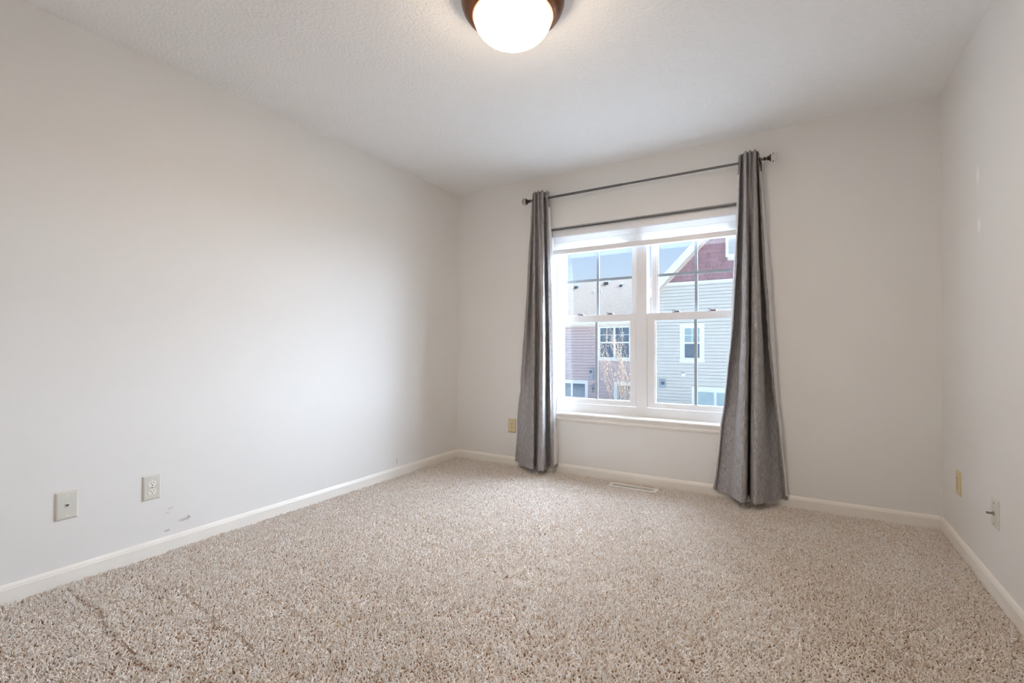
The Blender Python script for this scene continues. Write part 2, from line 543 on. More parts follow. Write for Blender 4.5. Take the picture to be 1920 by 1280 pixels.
ci.inputs['Reset Children'].default_value = True
ra = N.new('GeometryNodeInputNamedAttribute'); ra.data_type = 'FLOAT_VECTOR'; ra.inputs['Name'].default_value = 'tuft_rotation'
sa = N.new('GeometryNodeInputNamedAttribute'); sa.data_type = 'FLOAT'; sa.inputs['Name'].default_value = 'tuft_scale'
iop.inputs['Pick Instance'].default_value = True
LK = ng.links
LK.new(gi.outputs[0], m2p.inputs['Mesh'])
LK.new(m2p.outputs[0], iop.inputs['Points'])
LK.new(ci.outputs[0], iop.inputs['Instance'])
LK.new(ra.outputs['Attribute'], iop.inputs['Rotation'])
LK.new(sa.outputs['Attribute'], iop.inputs['Scale'])
LK.new(iop.outputs[0], go.inputs[0])
mod = carpet.modifiers.new('pile', 'NODES'); mod.node_group = ng

# ------------------------------------------------------------------ window (twin single-hung unit)
win = bpy.data.objects.new('window_1', None); COL.objects.link(win)
structure(win, 'white twin sash window with white grilles toned grey as if backlit above a moulded sill')
FY0, FY1 = 0.100, 0.175
SILL = 0.485
b = MB()
b.box(OX0, 0.968, FY0 + 0.006, FY1, SILL, OZ1)                 # left jamb
b.box(2.412, OX1, FY0 + 0.006, FY1, SILL, OZ1)                 # right jamb
b.box(0.968, 2.412, FY0 + 0.006, FY1, 1.925, OZ1)              # head
b.box(0.968, 2.412, FY0, FY1, SILL, 0.553)                     # sill of the frame
b.box(1.654, 1.736, FY0 - 0.002, FY1, 0.553, 1.925)            # mullion post
b.box(0.968, 1.000, 0.132, FY1, 0.553, 1.925)                  # blind stops
b.box(2.380, 2.412, 0.132, FY1, 0.553, 1.925)
b.build('window_frame', M['vinyl'], win)

def sash(x0, x1, z0, z1, sl, sr, sb, st, y0, y1, name, gx0=None):
    s = MB()
    s.box(x0, x0 + sl, y0, y1, z0, z1); s.box(x1 - sr, x1, y0, y1, z0, z1)
    s.box(x0 + sl, x1 - sr, y0, y1, z0, z0 + sb); s.box(x0 + sl, x1 - sr, y0, y1, z1 - st, z1)
    # stepped glazing bead
    g = 0.010; yb0, yb1 = y0 + 0.008, y1 - 0.006
    a0, a1, c0, c1 = x0 + sl, x1 - sr, z0 + sb, z1 - st
    s.box(a0, a0 + g, yb0, yb1, c0, c1); s.box(a1 - g, a1, yb0, yb1, c0, c1)
    s.box(a0 + g, a1 - g, yb0, yb1, c0, c0 + g * 0.5); s.box(a0 + g, a1 - g, yb0, yb1, c1 - g * 0.6, c1)
    o = s.build(name, M['vinyl'], win)
    ym = (y0 + y1) / 2
    MB().box(a0 + g * 0.9, a1 - g * 0.9, ym + 0.004, ym + 0.0065, c0 + g * 0.4, c1 - g * 0.5).build('pane', M['glass'], o)
    return o, (a0 + g, a1 - g, c0 + g * 0.5, c1 - g * 0.6, ym)

GW = 0.0105
for (x0, x1) in ((0.976, 1.652), (1.738, 2.410)):
    o, (a0, a1, c0, c1, ym) = sash(x0, x1, 0.556, 1.275, 0.052, 0.040, 0.036, 0.050, 0.101, 0.130, 'lower_sash')
    xm = (a0 + a1) / 2 + 0.006
    MB().box(xm - GW, xm + GW, ym - 0.003, ym + 0.0035, c0, c1).build('grille_bar', M['grille'], o)
    for dx in (-0.135, 0.115):                 # cam locks on the meeting rail
        k = MB().bev(xm + dx - 0.026, xm + dx + 0.026, 0.106, 0.127, 1.275, 1.281, 'z+', 0.002)
        k.bev(xm + dx - 0.012, xm + dx + 0.024, 0.104, 0.122, 1.281, 1.289, 'z+', 0.003)
        k.tube([(xm + dx - 0.002, 0.112, 1.286), (xm + dx - 0.020, 0.106, 1.290), (xm + dx - 0.030, 0.102, 1.289)], [0.004, 0.0035, 0.002], 6)
        k.build('sash_lock', M['lock'], o)
    for dx in ((-0.165, 0.195) if x0 < 1 else (-0.29,)):   # screen lift tabs behind the glass
        pts = [(xm + dx - 0.014, 0.1285, c0 - 0.002), (xm + dx - 0.014, 0.1285, c0 + 0.014), (xm + dx - 0.008, 0.1285, c0 + 0.021),
               (xm + dx + 0.008, 0.1285, c0 + 0.021), (xm + dx + 0.014, 0.1285, c0 + 0.014), (xm + dx + 0.014, 0.1285, c0 - 0.002)]
        MB().tube(pts, 0.0022, 6).build('lift_tab', M['dark_pull'], o)
    o, (a0, a1, c0, c1, ym) = sash(x0 + 0.024, x1 - 0.004 if x0 < 1 else x1 - 0.020, 1.235, 1.922, 0.042, 0.030, 0.040, 0.040, 0.134, 0.162, 'upper_sash')
    g = MB().box(xm - GW, xm + GW, ym - 0.003, ym + 0.0035, c0, c1)
    g.box(a0, xm - GW, ym - 0.003, ym + 0.0035, 1.565 - GW, 1.565 + GW).box(xm + GW, a1, ym - 0.003, ym + 0.0035, 1.565 - GW, 1.565 + GW)
    g.build('grille_bar', M['grille'], o)

# stool and apron
b = MB()
stool = [(-0.024, SILL - 0.020), (-0.030, SILL - 0.015), (-0.032, SILL - 0.010), (-0.030, SILL - 0.004), (-0.025, SILL), (FY0 + 0.01, SILL), (FY0 + 0.01, SILL - 0.028), (0.0, SILL - 0.028), (0.0, SILL - 0.020)]
b.prism(stool, 'x', OX0 + 0.001, OX1 - 0.001)
nose = [(-0.024, SILL - 0.020), (-0.030, SILL - 0.015), (-0.032, SILL - 0.010), (-0.030, SILL - 0.004), (-0.025, SILL), (0, SILL), (0, SILL - 0.020)]
b.prism(nose, 'x', OX0 - 0.07, OX0 + 0.001)
b.prism(nose, 'x', OX1 - 0.001, OX1 + 0.07)
b.build('window_sill', M['trim'], win)
ap = [(0, SILL - 0.020), (-0.019, SILL - 0.020), (-0.017, SILL - 0.030), (-0.011, SILL - 0.034), (-0.011, SILL - 0.044), (-0.015, SILL - 0.049), (-0.013, SILL - 0.058), (-0.007, SILL - 0.064), (-0.004, SILL - 0.070), (0, SILL - 0.070)]
MB().prism(ap, 'x', OX0 - 0.045, OX1 + 0.045).build('sill_apron', M['trim'], win)

# ------------------------------------------------------------------ shade, rods
sh = thing('window_shade', (1.69, 0.06, OZ1), 'white fabric shade, mostly raised, across the top of the window', 'window shade')
SX0, SX1 = 0.966, 2.414
MB().bev(SX0, SX1, 0.030, 0.085, 1.928, 1.996, 'y-', 0.006).build('headrail', M['vinyl'], sh)
prof = [(0.050, 1.930), (0.050, 1.892), (0.0475, 1.889), (0.050, 1.886), (0.051, 1.846), (0.048, 1.843), (0.051, 1.840), (0.052, 1.822)]
b = MB()
vs = [(x, y, z) for (y, z) in prof for x in (SX0 + 0.004, SX1 - 0.004)]
b.add(vs, [(2 * i, 2 * i + 1, 2 * i + 3, 2 * i + 2) for i in range(len(prof) - 1)])
b.build('shade_fabric', M['shade'], sh, fix=False)
b = MB().prism([(0.040, 1.784), (0.034, 1.788), (0.034, 1.818), (0.040, 1.824), (0.070, 1.824), (0.072, 1.820), (0.072, 1.786), (0.068, 1.782)], 'x', SX0, SX1)
b.build('bottom_rail', M['vinyl'], sh)

RY, RZ = -0.073, 2.235
rod = thing('curtain_rod', (1.66, RY, RZ), 'dark metal curtain rod with crystal ball ends above the window', 'curtain rod')
MB().tube([(0.815, RY, RZ), (1.60, RY, RZ)], 0.0095, 14).tube([(1.58, RY, RZ), (2.545, RY, RZ)], 0.008, 14).build('rod', M['rod'], rod, True)
for (x, s) in ((0.815, -1), (2.545, 1)):
    mt = Matrix.Translation((x, RY, RZ)) @ Matrix.Rotation(s * PI / 2, 4, 'Y')
    f = MB().lathe([(0, -0.004), (0.012, -0.004), (0.012, 0.004), (0.007, 0.007), (0.007, 0.012), (0.014, 0.015), (0.015, 0.021), (0.013, 0.024), (0.021, 0.030), (0.025, 0.035), (0.018, 0.037), (0, 0.037)], 20, mt).build('finial', M['bronze_dark'], rod, True)
    c = MB().lathe([(0, 0.0372), (0.020, 0.0372), (0.029, 0.044), (0.0315, 0.055), (0.027, 0.066), (0.014, 0.072), (0, 0.072)], 10, mt).build('crystal_knob', M['crystal'], f)
for x in (0.85, 2.515):
    k = MB().box(x - 0.009, x + 0.009, -0.004, -0.0005, RZ - 0.055, RZ + 0.012)
    k.tube([(x, -0.003, RZ - 0.02), (x, RY + 0.02, RZ - 0.028), (x, RY, RZ - 0.016)], 0.0055, 8)
    k.tube([(x - 0.008, RY, RZ), (x + 0.008, RY, RZ)], 0.0155, 16)
    k.tube([(x, RY, RZ - 0.012), (x, RY, RZ - 0.045)], 0.004, 8)
    k.build('bracket', M['bronze_dark'], rod, True)
lr = thing('curtain_rod', (1.69, 0.012, 1.988), 'thin plain dark rod across the window top, below the main curtain rod', 'curtain rod')
MB().tube([(OX0 + 0.008, 0.012, 1.986), (OX1 - 0.008, 0.012, 1.986)], 0.0062, 12).build('rod', M['rod'], lr, True)
for x0, x1 in ((OX0, OX0 + 0.016), (OX1 - 0.016, OX1)):
    MB().tube([(x0, 0.012, 1.986), (x1, 0.012, 1.986)], 0.009, 12).build('end_cap', M['dark_pull'], lr, True)

# ------------------------------------------------------------------ curtains
LEFT = [
  (2.285, [(0.8227, -0.050), (0.8575, -0.100), (0.8596, -0.090), (0.8869, -0.122), (0.8835, -0.088), (0.9181, -0.125), (0.9168, -0.090), (0.9571, -0.125), (0.9481, -0.060), (0.9773, -0.050), (0.9783, -0.100)]),
  (1.250, [(0.7357, -0.025), (0.7957, -0.095), (0.7902, -0.030), (0.8828, -0.135), (0.8796, -0.055), (0.9520, -0.155), (0.9812, -0.165), (0.9750, -0.125), (0.9583, -0.025), (1.0289, -0.020), (0.9958, -0.090)]),
  (0.045, [(0.6411, -0.018), (0.6980, -0.070), (0.8046, -0.140), (0.9068, -0.200), (0.8797, -0.100), (0.9549, -0.200), (0.9959, -0.215), (0.9912, -0.160), (0.9712, -0.035), (1.0403, -0.018), (1.0230, -0.110)]),
]
RIGHT = [
  (2.285, [(2.4092, -0.100), (2.3921, -0.055), (2.4223, -0.088), (2.4326, -0.115), (2.4428, -0.125), (2.4476, -0.088), (2.4645, -0.124), (2.4763, -0.088), (2.4908, -0.126), (2.4988, -0.100), (2.4999, -0.088), (2.5116, -0.045), (2.5059, -0.100)]),
  (1.600, [(2.3819, -0.085), (2.3601, -0.030), (2.4024, -0.030), (2.4176, -0.110), (2.4418, -0.155), (2.4513, -0.120), (2.4559, -0.060), (2.4691, -0.110), (2.4937, -0.155), (2.5133, -0.130), (2.5135, -0.035), (2.5623, -0.025), (2.5330, -0.105)]),
  (0.980, [(2.3402, -0.085), (2.3253, -0.025), (2.3858, -0.025), (2.4019, -0.110), (2.4346, -0.180), (2.4506, -0.140), (2.4503, -0.030), (2.4673, -0.130), (2.4981, -0.180), (2.5259, -0.145), (2.5408, -0.030), (2.5953, -0.022), (2.5657, -0.105)]),
  (0.045, [(2.2369, -0.035), (2.2215, -0.022), (2.3132, -0.060), (2.3576, -0.170), (2.4147, -0.250), (2.4420, -0.200), (2.4406, -0.050), (2.4639, -0.190), (2.4935, -0.230), (2.5400, -0.170), (2.5829, -0.070), (2.6587, -0.022), (2.6474, -0.050)]),
]
def interp_levels(levels, z):
    zs_ = np.array([l[0] for l in levels])[::-1]
    P_ = np.array([l[1] for l in levels])[::-1]
    n = len(zs_)
    # monotone cubic (Catmull-Rom tangents) through the levels
    i = min(max(np.searchsorted(zs_, z) - 1, 0), n - 2)
    h = zs_[i + 1] - zs_[i]; t = (z - zs_[i]) / h
    def tang(k):
        if k == 0: return (P_[1] - P_[0]) / (zs_[1] - zs_[0])
        if k == n - 1: return (P_[-1] - P_[-2]) / (zs_[-1] - zs_[-2])
        return (P_[k + 1] - P_[k - 1]) / (zs_[k + 1] - zs_[k - 1])
    m0, m1 = tang(i) * h, tang(i + 1) * h
    return ((2*t**3 - 3*t**2 + 1) * P_[i].T + (t**3 - 2*t**2 + t) * m0.T + (-2*t**3 + 3*t**2) * P_[i+1].T + (t**3 - t**2) * m1.T).T
def spline(P_, per=10):
    n = len(P_); out = []
    for i in range(n - 1):
        p0 = P_[max(i - 1, 0)]; p1 = P_[i]; p2 = P_[i + 1]; p3 = P_[min(i + 2, n - 1)]
        for k in range(per):
            t = k / per
            out.append(0.5 * ((2 * p1) + (-p0 + p2) * t + (2*p0 - 5*p1 + 4*p2 - p3) * t*t + (-p0 + 3*p1 - 3*p2 + p3) * t**3))
    out.append(P_[-1])
    return np.array(out)

def curtain(levels, label, seed, grom):
    rows = 90
    zt, zb = 2.287, 0.045
    t = np.linspace(0, 1, rows)
    zz = zt + (zb - zt) * t
    pts = []
    for z in zz:
        pts.append(spline(interp_levels(levels, z)))
    pts = np.array(pts)                                    # rows x cols x 2
    cols = pts.shape[1]
    r_ = np.random.default_rng(seed)
    G = np.zeros((rows, cols, 3))
    G[:, :, :2] = pts; G[:, :, 2] = zz[:, None]
    # plan normals, pointing to the room side
    tg = np.gradient(pts, axis=1)
    nrm = np.stack([tg[:, :, 1], -tg[:, :, 0]], axis=2)
    nrm /= np.linalg.norm(nrm, axis=2, keepdims=True) + 1e-9
    u = np.arange(cols)[None, :] * 0.13; v = np.arange(rows)[:, None] * 0.13
    wob = smooth_noise(u * 2.2 + 0 * v, v * 1.4 + 0 * u, 1.0, seed) * 0.0022 + smooth_noise(u * 5 + 0 * v, v * 4 + 0 * u, 1.0, seed + 1) * 0.0009
    amp = np.clip(t * 3, 0.15, 1)[:, None]
    G[:, :, 0] += nrm[:, :, 0] * wob * amp; G[:, :, 1] += nrm[:, :, 1] * wob * amp
    # uneven top between the folds, softly waving hem
    top = np.clip(1 - t * 14, 0, 1)[:, None]
    G[:, :, 2] += top * (nrm[:, :, 1] * -0.006 + 0.002)
    hem = np.clip(t * 12 - 11, 0, 1)[:, None]
    G[:, :, 2] += hem * smooth_noise(u * 1.5 + 0 * v, 0 * u + 0 * v + 3.0, 1.0, seed + 2) * 0.004
    # the cloth rides over the sill and clears the baseboard
    ramp = lambda z, a, b_: np.clip((z - a) / (b_ - a), 0, 1)
    sm = lambda q_: q_ * q_ * (3 - 2 * q_)
    zz_ = G[:, :, 2]
    lim = np.maximum(sm(ramp(zz_, 0.22, 0.44)) * sm(1 - ramp(zz_, 0.52, 0.78)) * 0.042, sm(1 - ramp(zz_, 0.10, 0.25)) * 0.019)
    G[:, :, 1] = np.minimum(G[:, :, 1], -np.maximum(lim, 0.008))
    arc = np.concatenate([[0], np.cumsum(np.linalg.norm(np.diff(pts[-1], axis=0), axis=1))])
    def sheet(name, c0, c1, r0, r1, off, m, parent):
        idx = {}
        vs = []; uv = []
        for i in range(r0, r1):
            for j in range(c0, c1):
                g = G[i, j] + np.array([nrm[i, j, 0], nrm[i, j, 1], 0]) * off
                idx[i, j] = len(vs); vs.append(tuple(g)); uv.append((arc[j], zz[i]))
        fs = [(idx[i, j], idx[i + 1, j], idx[i + 1, j + 1], idx[i, j + 1]) for i in range(r0, r1 - 1) for j in range(c0, c1 - 1)]
        me = bpy.data.meshes.new(name); me.from_pydata(vs, [], fs); me.update()
        ul = me.uv_layers.new(name='UVMap')
        li = np.zeros(len(me.loops), dtype=np.int32); me.loops.foreach_get('vertex_index', li)
        ul.data.foreach_set('uv', np.array(uv, dtype=np.float32)[li].ravel())
        me.materials.append(m); me.shade_smooth()
        o = bpy.data.objects.new(name, me); COL.objects.link(o)
        o.parent = parent
        o.matrix_parent_inverse = Matrix.Translation(parent.location).inverted()
        return o
    base = thing('curtain', (float(pts[0, :, 0].mean()), RY, 0.045), label, 'curtain', 'grey curtains beside the window')
    cloth = sheet('curtain_panel', 0, cols, 0, rows, 0.0, M['linen'], base)
    sheet('lining', 4, cols - 4, 5, rows - 1, -0.0022, M['lining'], base)
    sheet('side_hem', 0, 5, 0, rows, -0.0024, M['linen'], base)
    sheet('side_hem', cols - 5, cols, 0, rows, -0.0024, M['linen'], base)
    sheet('top_hem', 5, cols - 5, 0, 6, -0.0024, M['linen'], base)
    # grommets where the cloth crosses the rod line
    P0 = pts[2]
    for j in grom:
        x, y = P0[j]
        n_ = nrm[2, j]
        mt = Matrix.Translation((x, y, RZ - 0.012)) @ Vector((n_[0], n_[1], 0)).to_track_quat('Z', 'Y').to_matrix().to_4x4()
        pr = [(0.026 + 0.005 * math.cos(a), 0.003 * math.sin(a)) for a in np.linspace(0, 2 * PI, 9)[:-1]]
        MB().lathe(pr, 24, mt, closed=True).build('grommet', M['chrome'], base, True)
    return base
curtain(LEFT, 'grey linen curtain left of the window, white lining turned out on its right', 21, (96,))
curtain(RIGHT, 'grey linen curtain right of the window, flared wide at the hem', 33, (115,))

# ------------------------------------------------------------------ ceiling light
LX, LY = 1.745, -1.905
cl = thing('ceiling_light', (LX, LY, H), 'flush round ceiling light, lit white glass bowl in a bronze rim', 'ceiling light')
mt = Matrix.Translation((LX, LY, H))
MB().lathe([(0, -0.0005), (0.200, -0.0005), (0.207, -0.006), (0.209, -0.024), (0.207, -0.042), (0.201, -0.058), (0.190, -0.074), (0.176, -0.086), (0.166, -0.090), (0.161, -0.086), (0.160, -0.070), (0, -0.070)], 72, mt).build('light_rim', M['bronze'], cl, True)
MB().lathe([(0.1605, -0.0855), (0.1650, -0.0905), (0.1635, -0.0945), (0.1590, -0.0955), (0.1565, -0.0925), (0.1570, -0.0870)], 72, mt, closed=True).build('rim_lip', M['copper'], cl, True)
prof = [(0.1570, -0.072)] + [(0.1570 * math.cos(a) ** 0.9 if a < PI / 2 - 1e-6 else 0, -0.090 - 0.102 * math.sin(a)) for a in np.linspace(0, PI / 2, 22)]
MB().lathe(prof, 64, mt).build('glass_bowl', M['lamp_glass'], cl, True)

bd = bpy.data.lights.new('bulbs', 'AREA')
bd.shape = 'DISK'; bd.size = 0.26; bd.energy = BULB_POWER; bd.color = LAMP_COLOR
bulbs = bpy.data.objects.new('bulbs', bd); COL.objects.link(bulbs)
bulbs.location = (LX, LY, H - 0.094)

# ------------------------------------------------------------------ wall plates.  Local frame: u along the wall, z up, n out of the wall
def on_wall(kind, u, z):
    """4x4 placing local (x=u, y=z, z=out of wall) on a wall"""
    if kind == 'left':  return Matrix.Translation((0, u, z)) @ Matrix(((0, 0, 1, 0), (1, 0, 0, 0), (0, 1, 0, 0), (0, 0, 0, 1)))
    if kind == 'right': return Matrix.Translation((W, u, z)) @ Matrix(((0, 0, -1, 0), (-1, 0, 0, 0), (0, 1, 0, 0), (0, 0, 0, 1)))
    return Matrix.Translation((u, 0, z)) @ Matrix(((1, 0, 0, 0), (0, 0, -1, 0), (0, 1, 0, 0), (0, 0, 0, 1)))
def tr(mb, mt):
    mb.v = [tuple(mt @ Vector(v)) for v in mb.v]
    return mb
def plate(mb, w=0.0385, h=0.0600, t=0.007):
    prof = [(0.0, 0.0), (0.0, 0.0025), (0.0035, t * 0.8), (0.007, t)]
    vs = []
    for (ins, zz_) in prof:
        vs += [(-w + ins, -h + ins, zz_), (w - ins, -h + ins, zz_), (w - ins, h - ins, zz_), (-w + ins, h - ins, zz_)]
    fs = [(3, 2, 1, 0), (12, 13, 14, 15)]
    for k in range(3):
        for i in range(4):
            j = (i + 1) % 4
            fs.append((k * 4 + i, k * 4 + j, k * 4 + 4 + j, k * 4 + 4 + i))
    return mb.add(vs, fs)
def disc(mb, x, y, z0, z1, r, n=14):
    return mb.lathe([(0, z0), (r, z0), (r, z1 - 0.0004), (r - 0.0006, z1), (0, z1)], n, Matrix.Translation((x, y, 0)))
def outlet(wall, u, z, label, pm, group='duplex wall outlets', t=0.007):
    mt = on_wall(wall, u, z)
    o = thing('wall_outlet', mt.translation, label, 'outlet', group)
    tr(plate(MB(), t=t), mt).build('cover_plate', M[pm], o)
    for cy in (0.0195, -0.0195):
        pts = []
        for a in np.linspace(0, 2 * PI, 28, endpoint=False):
            x, y = 0.0172 * math.cos(a), 0.0172 * math.sin(a)
            pts.append((x, cy + max(-0.0132, min(0.0132, y))))
        rc = tr(MB().prism(pts, 'z', t * 0.6, t + 0.0016), mt).build('receptacle', M['white_plastic' if pm == 'almond' else pm], o)
        s = MB()
        zt_ = t + 0.0019
        s.box(-0.0075, -0.0052, cy - 0.0005, cy + 0.0085, t, zt_); s.box(0.0050, 0.0072, cy + 0.0005, cy + 0.0080, t, zt_)
        s.lathe([(0, t), (0.0027, t), (0.0027, zt_), (0, zt_)], 10, Matrix.Translation((0, cy - 0.0065, 0)))
        tr(s, mt).build('slot', M['slot'], rc)
    tr(disc(MB(), 0, 0, t - 0.001, t + 0.0012, 0.0032), mt).build('screw', M['steel'], o)
    return o
outlet('left', -2.446, 0.330, 'almond duplex outlet on the left wall, nearer the window', 'almond')
outlet('back', 0.596, 0.336, 'yellowed duplex outlet on the window wall beside the left curtain', 'almond_yellow', t=0.008)
outlet('right', -0.318, 0.334, 'yellowed duplex outlet on the right wall near the corner', 'almond_yellow', t=0.006)
mt = on_wall('left', -2.762, 0.333)
o = thing('phone_jack', mt.translation, 'almond telephone jack plate on the left wall, left of the outlet', 'phone jack')
tr(plate(MB()), mt).build('cover_plate', M['almond'], o)
jf = tr(MB().bev(-0.0095, 0.0095, -0.0085, 0.0105, 0.006, 0.0085, 'z+', 0.0012), mt).build('jack_bezel', M['almond'], o)
tr(MB().prism([(-0.0065, 0.0045), (-0.0065, 0.001), (-0.0035, 0.001), (-0.0035, -0.002), (-0.0015, -0.002), (-0.0015, -0.0045), (0.0015, -0.0045), (0.0015, -0.002), (0.0035, -0.002), (0.0035, 0.001), (0.0065, 0.001), (0.0065, 0.0045)], 'z', 0.008, 0.0089), mt).build('jack_opening', M['slot'], jf)
for y in (0.042, -0.042):
    tr(disc(MB(), 0, y, 0.006, 0.0084, 0.0034), mt).build('screw', M['white_plastic'], o)
mt = on_wall('right', -0.843, 0.338)
o = thing('cable_plate', mt.translation, 'almond wall plate with a metal coaxial connector on the right wall', 'cable outlet')
tr(plate(MB()), mt).build('cover_plate', M['almond'], o)
tr(MB().lathe([(0, 0.006), (0.0085, 0.006), (0.0085, 0.010), (0.0052, 0.010), (0.0052, 0.013), (0.0047, 0.0135), (0.0047, 0.030), (0.0040, 0.031), (0, 0.031)], 14), mt).build('connector', M['steel'], o, True)
tr(MB().lathe([(0.0086, 0.006), (0.0095, 0.007), (0.0095, 0.009), (0.0086, 0.0095)], 6, closed=True), mt).build('hex_nut', M['steel'], o)
for y in (0.042, -0.042):
    tr(disc(MB(), 0, y, 0.006, 0.0084, 0.0034), mt).build('screw', M['steel'], o)

# ------------------------------------------------------------------ floor register
fr = thing('floor_register', (1.694, -0.131, -0.012), 'white slotted metal floor register in the carpet below the window', 'floor vent')
RX0, RX1, RYa, RYb = 1.518, 1.869, -0.174, -0.087
b = MB()
zt_ = 0.004
b.box(RX0, RX1, RYb - 0.018, RYb, -0.012, zt_); b.box(RX0, RX1, RYa, RYa + 0.018, -0.012, zt_)
b.box(RX0, RX0 + 0.022, RYa + 0.018, RYb - 0.018, -0.012, zt_); b.box(RX1 - 0.022, RX1, RYa + 0.018, RYb - 0.018, -0.012, zt_)
b.build('register_frame', M['register'], fr)
MB().box(RX0 + 0.004, RX1 - 0.004, RYa + 0.004, RYb - 0.004, -0.0118, -0.008).build('duct_dark_sheet', M['slot'], fr)  # black sheet under the louvers; the duct's darkness is put into its colour
nl = 26
for k in range(nl):
    x = RX0 + 0.022 + (k + 0.5) * (RX1 - RX0 - 0.044) / nl
    c = MB().box(x - 0.0021, x + 0.0021, RYa + 0.0181, RYb - 0.0181, zt_ - 0.0018, zt_ - 0.0003)
    c.build('louver', M['register'], fr)

# ------------------------------------------------------------------ outdoors
GZ = -3.0
structure(MB().box(-70, 70, 0.6, 90, GZ - 0.2, GZ).build('ground', M['ground']), 'ground between the houses, below the window')

def siding(x0, x1, z0, z1, y, expo, holes=(), top=None):
    """lapped boards on a wall facing -y; holes = (x0, x1, z0, z1) window cut-outs; top(x-range at z) trims gables"""
    s = MB()
    z = z0
    while z < z1 - 1e-3:
        zt = min(z + expo, z1)
        zm = (z + zt) / 2
        a, c = (x0, x1) if top is None else top(zm)
        spans = [(a, c)] if c - a > 0.05 else []
        for (h0, h1, hz0, hz1) in holes:
            if hz0 < zm < hz1:
                nx = []
                for (p, q_) in spans:
                    if h1 <= p or h0 >= q_: nx.append((p, q_)); continue
                    if h0 > p: nx.append((p, h0))
                    if h1 < q_: nx.append((h1, q_))
                spans = nx
        for (p, q_) in spans:
            g = z + 0.024                       # open shadow gap below each board
            s.add([(p, y - 0.050, g), (q_, y - 0.050, g), (q_, y - 0.034, zt), (p, y - 0.034, zt), (p, y, g), (q_, y, g), (q_, y, zt), (p, y, zt)],
                  [(0, 1, 2, 3), (4, 5, 1, 0), (3, 2, 6, 7), (0, 3, 7, 4), (1, 5, 6, 2)])
        z = zt
    return s

def house_window(parent, x0, x1, z0, z1, y, lights, trim, pane_top, pane_bot, grid=True):
    """double-hung window: casing, one frame per light with two panes and (upper) a grid of bars"""
    c = MB()
    c.box(x0, x0 + trim, y - 0.05, y, z0, z1); c.box(x1 - trim, x1, y - 0.05, y, z0, z1)
    c.box(x0 + trim, x1 - trim, y - 0.05, y, z1 - trim * 1.2, z1); c.box(x0 - 0.02, x1 + 0.02, y - 0.06, y, z0, z0 + trim)
    a0, a1, b0, b1 = x0 + trim, x1 - trim, z0 + trim, z1 - trim * 1.2
    w = (a1 - a0) / lights; f = 0.055
    zm = (b0 + b1) / 2
    for k in range(lights):
        p, q_ = a0 + k * w, a0 + (k + 1) * w
        c.box(p, p + f, y - 0.035, y + 0.01, b0, b1); c.box(q_ - f, q_, y - 0.035, y + 0.01, b0, b1)
        c.box(p + f, q_ - f, y - 0.035, y + 0.01, b0, b0 + f); c.box(p + f, q_ - f, y - 0.035, y + 0.01, b1 - f, b1)
        c.box(p + f, q_ - f, y - 0.035, y + 0.01, zm - f * 0.7, zm + f * 0.7)
    o = c.build('house_window', M['out_white'], parent)
    for k in range(lights):
        p, q_ = a0 + k * w + f, a0 + (k + 1) * w - f
        MB().box(p, q_, y - 0.010, y + 0.005, b0 + f, zm - f * 0.7).build('pane', M[pane_bot], o)
        MB().box(p, q_, y - 0.010, y + 0.005, zm + f * 0.7, b1 - f).build('pane', M[pane_top], o)
        if grid:
            g = MB(); xm = (p + q_) / 2; zq = (zm + f * 0.7 + b1 - f) / 2
            g.box(xm - 0.012, xm + 0.012, y - 0.018, y - 0.0102, zm + f * 0.7, b1 - f)
            g.box(p, xm - 0.012, y - 0.018, y - 0.0102, zq - 0.012, zq + 0.012); g.box(xm + 0.012, q_, y - 0.018, y - 0.0102, zq - 0.012, zq + 0.012)
            g.build('window_grid', M['out_white'], o)
    return o

# mauve house
YM = 20.0
mh = thing('townhouse', (-10.0, YM, GZ), 'mauve-sided house with a pale shingled roof, outside on the left', 'house')
wins = [(-6.25, -4.39, 0.30, 2.17, 2), (-8.60, -6.76, -2.6, -0.76, 2), (-5.34, -3.92, -2.6, -0.77, 1)]
MB().box(-18, -3.76, YM + 0.001, YM + 10.6, GZ, 2.25).build('house_wall', M['mauve'], mh)
stuff(siding(-18, -3.76, GZ, 2.1, YM, 0.151, [(a, c, d, e_) for a, c, d, e_, n in wins]).build('siding', M['mauve'], mh, fix=False))
b = MB()
b.prism([(19.50, 2.24), (25.4, 5.09), (31.3, 2.24), (31.3, 2.36), (25.4, 5.21), (19.46, 2.34)], 'x', -18.4, -3.76)
rf = b.build('roof', M['roof_shingle'], mh)
b = MB()
b.box(-18.4, -3.76, 19.46, 19.56, 2.06, 2.30)
b.box(-18.4, -3.76, 19.56, YM, 2.06, 2.12)
b.build('fascia', M['out_beige'], mh)
MB().prism([(19.34, 2.18), (19.46, 2.16), (19.46, 2.28), (19.34, 2.29)], 'x', -18.4, -3.76).build('gutter', M['out_white'], mh)
for (a, c, d, e_, n) in wins:
    house_window(mh, a, c, d, e_, YM - 0.004, n, 0.115, 'house_pane', 'house_pane', grid=(d > 0))
for (x, y, w_, h_) in ((-9.33, 24.6, 0.26, 0.16), (-7.45, 24.9, 0.30, 0.18), (-6.34, 24.4, 0.17, 0.13)):
    z = 5.09 - (25.4 - y) * 0.483
    MB().prism([(y - 0.25, z + 0.02), (y + 0.2, z + 0.24), (y + 0.2, z + 0.26 + h_ * 0.4), (y - 0.25, z + h_)], 'x', x - w_ / 2, x + w_ / 2).build('roof_vent', M['roof_vent'], mh)
for x, y in ((-7.78, 23.5), (-7.35, 23.5)):
    z = 5.09 - (25.4 - y) * 0.483
    MB().tube([(x, y, z), (x, y, z + 0.30)], 0.045, 10).build('vent_pipe', M['out_white'], mh, True)
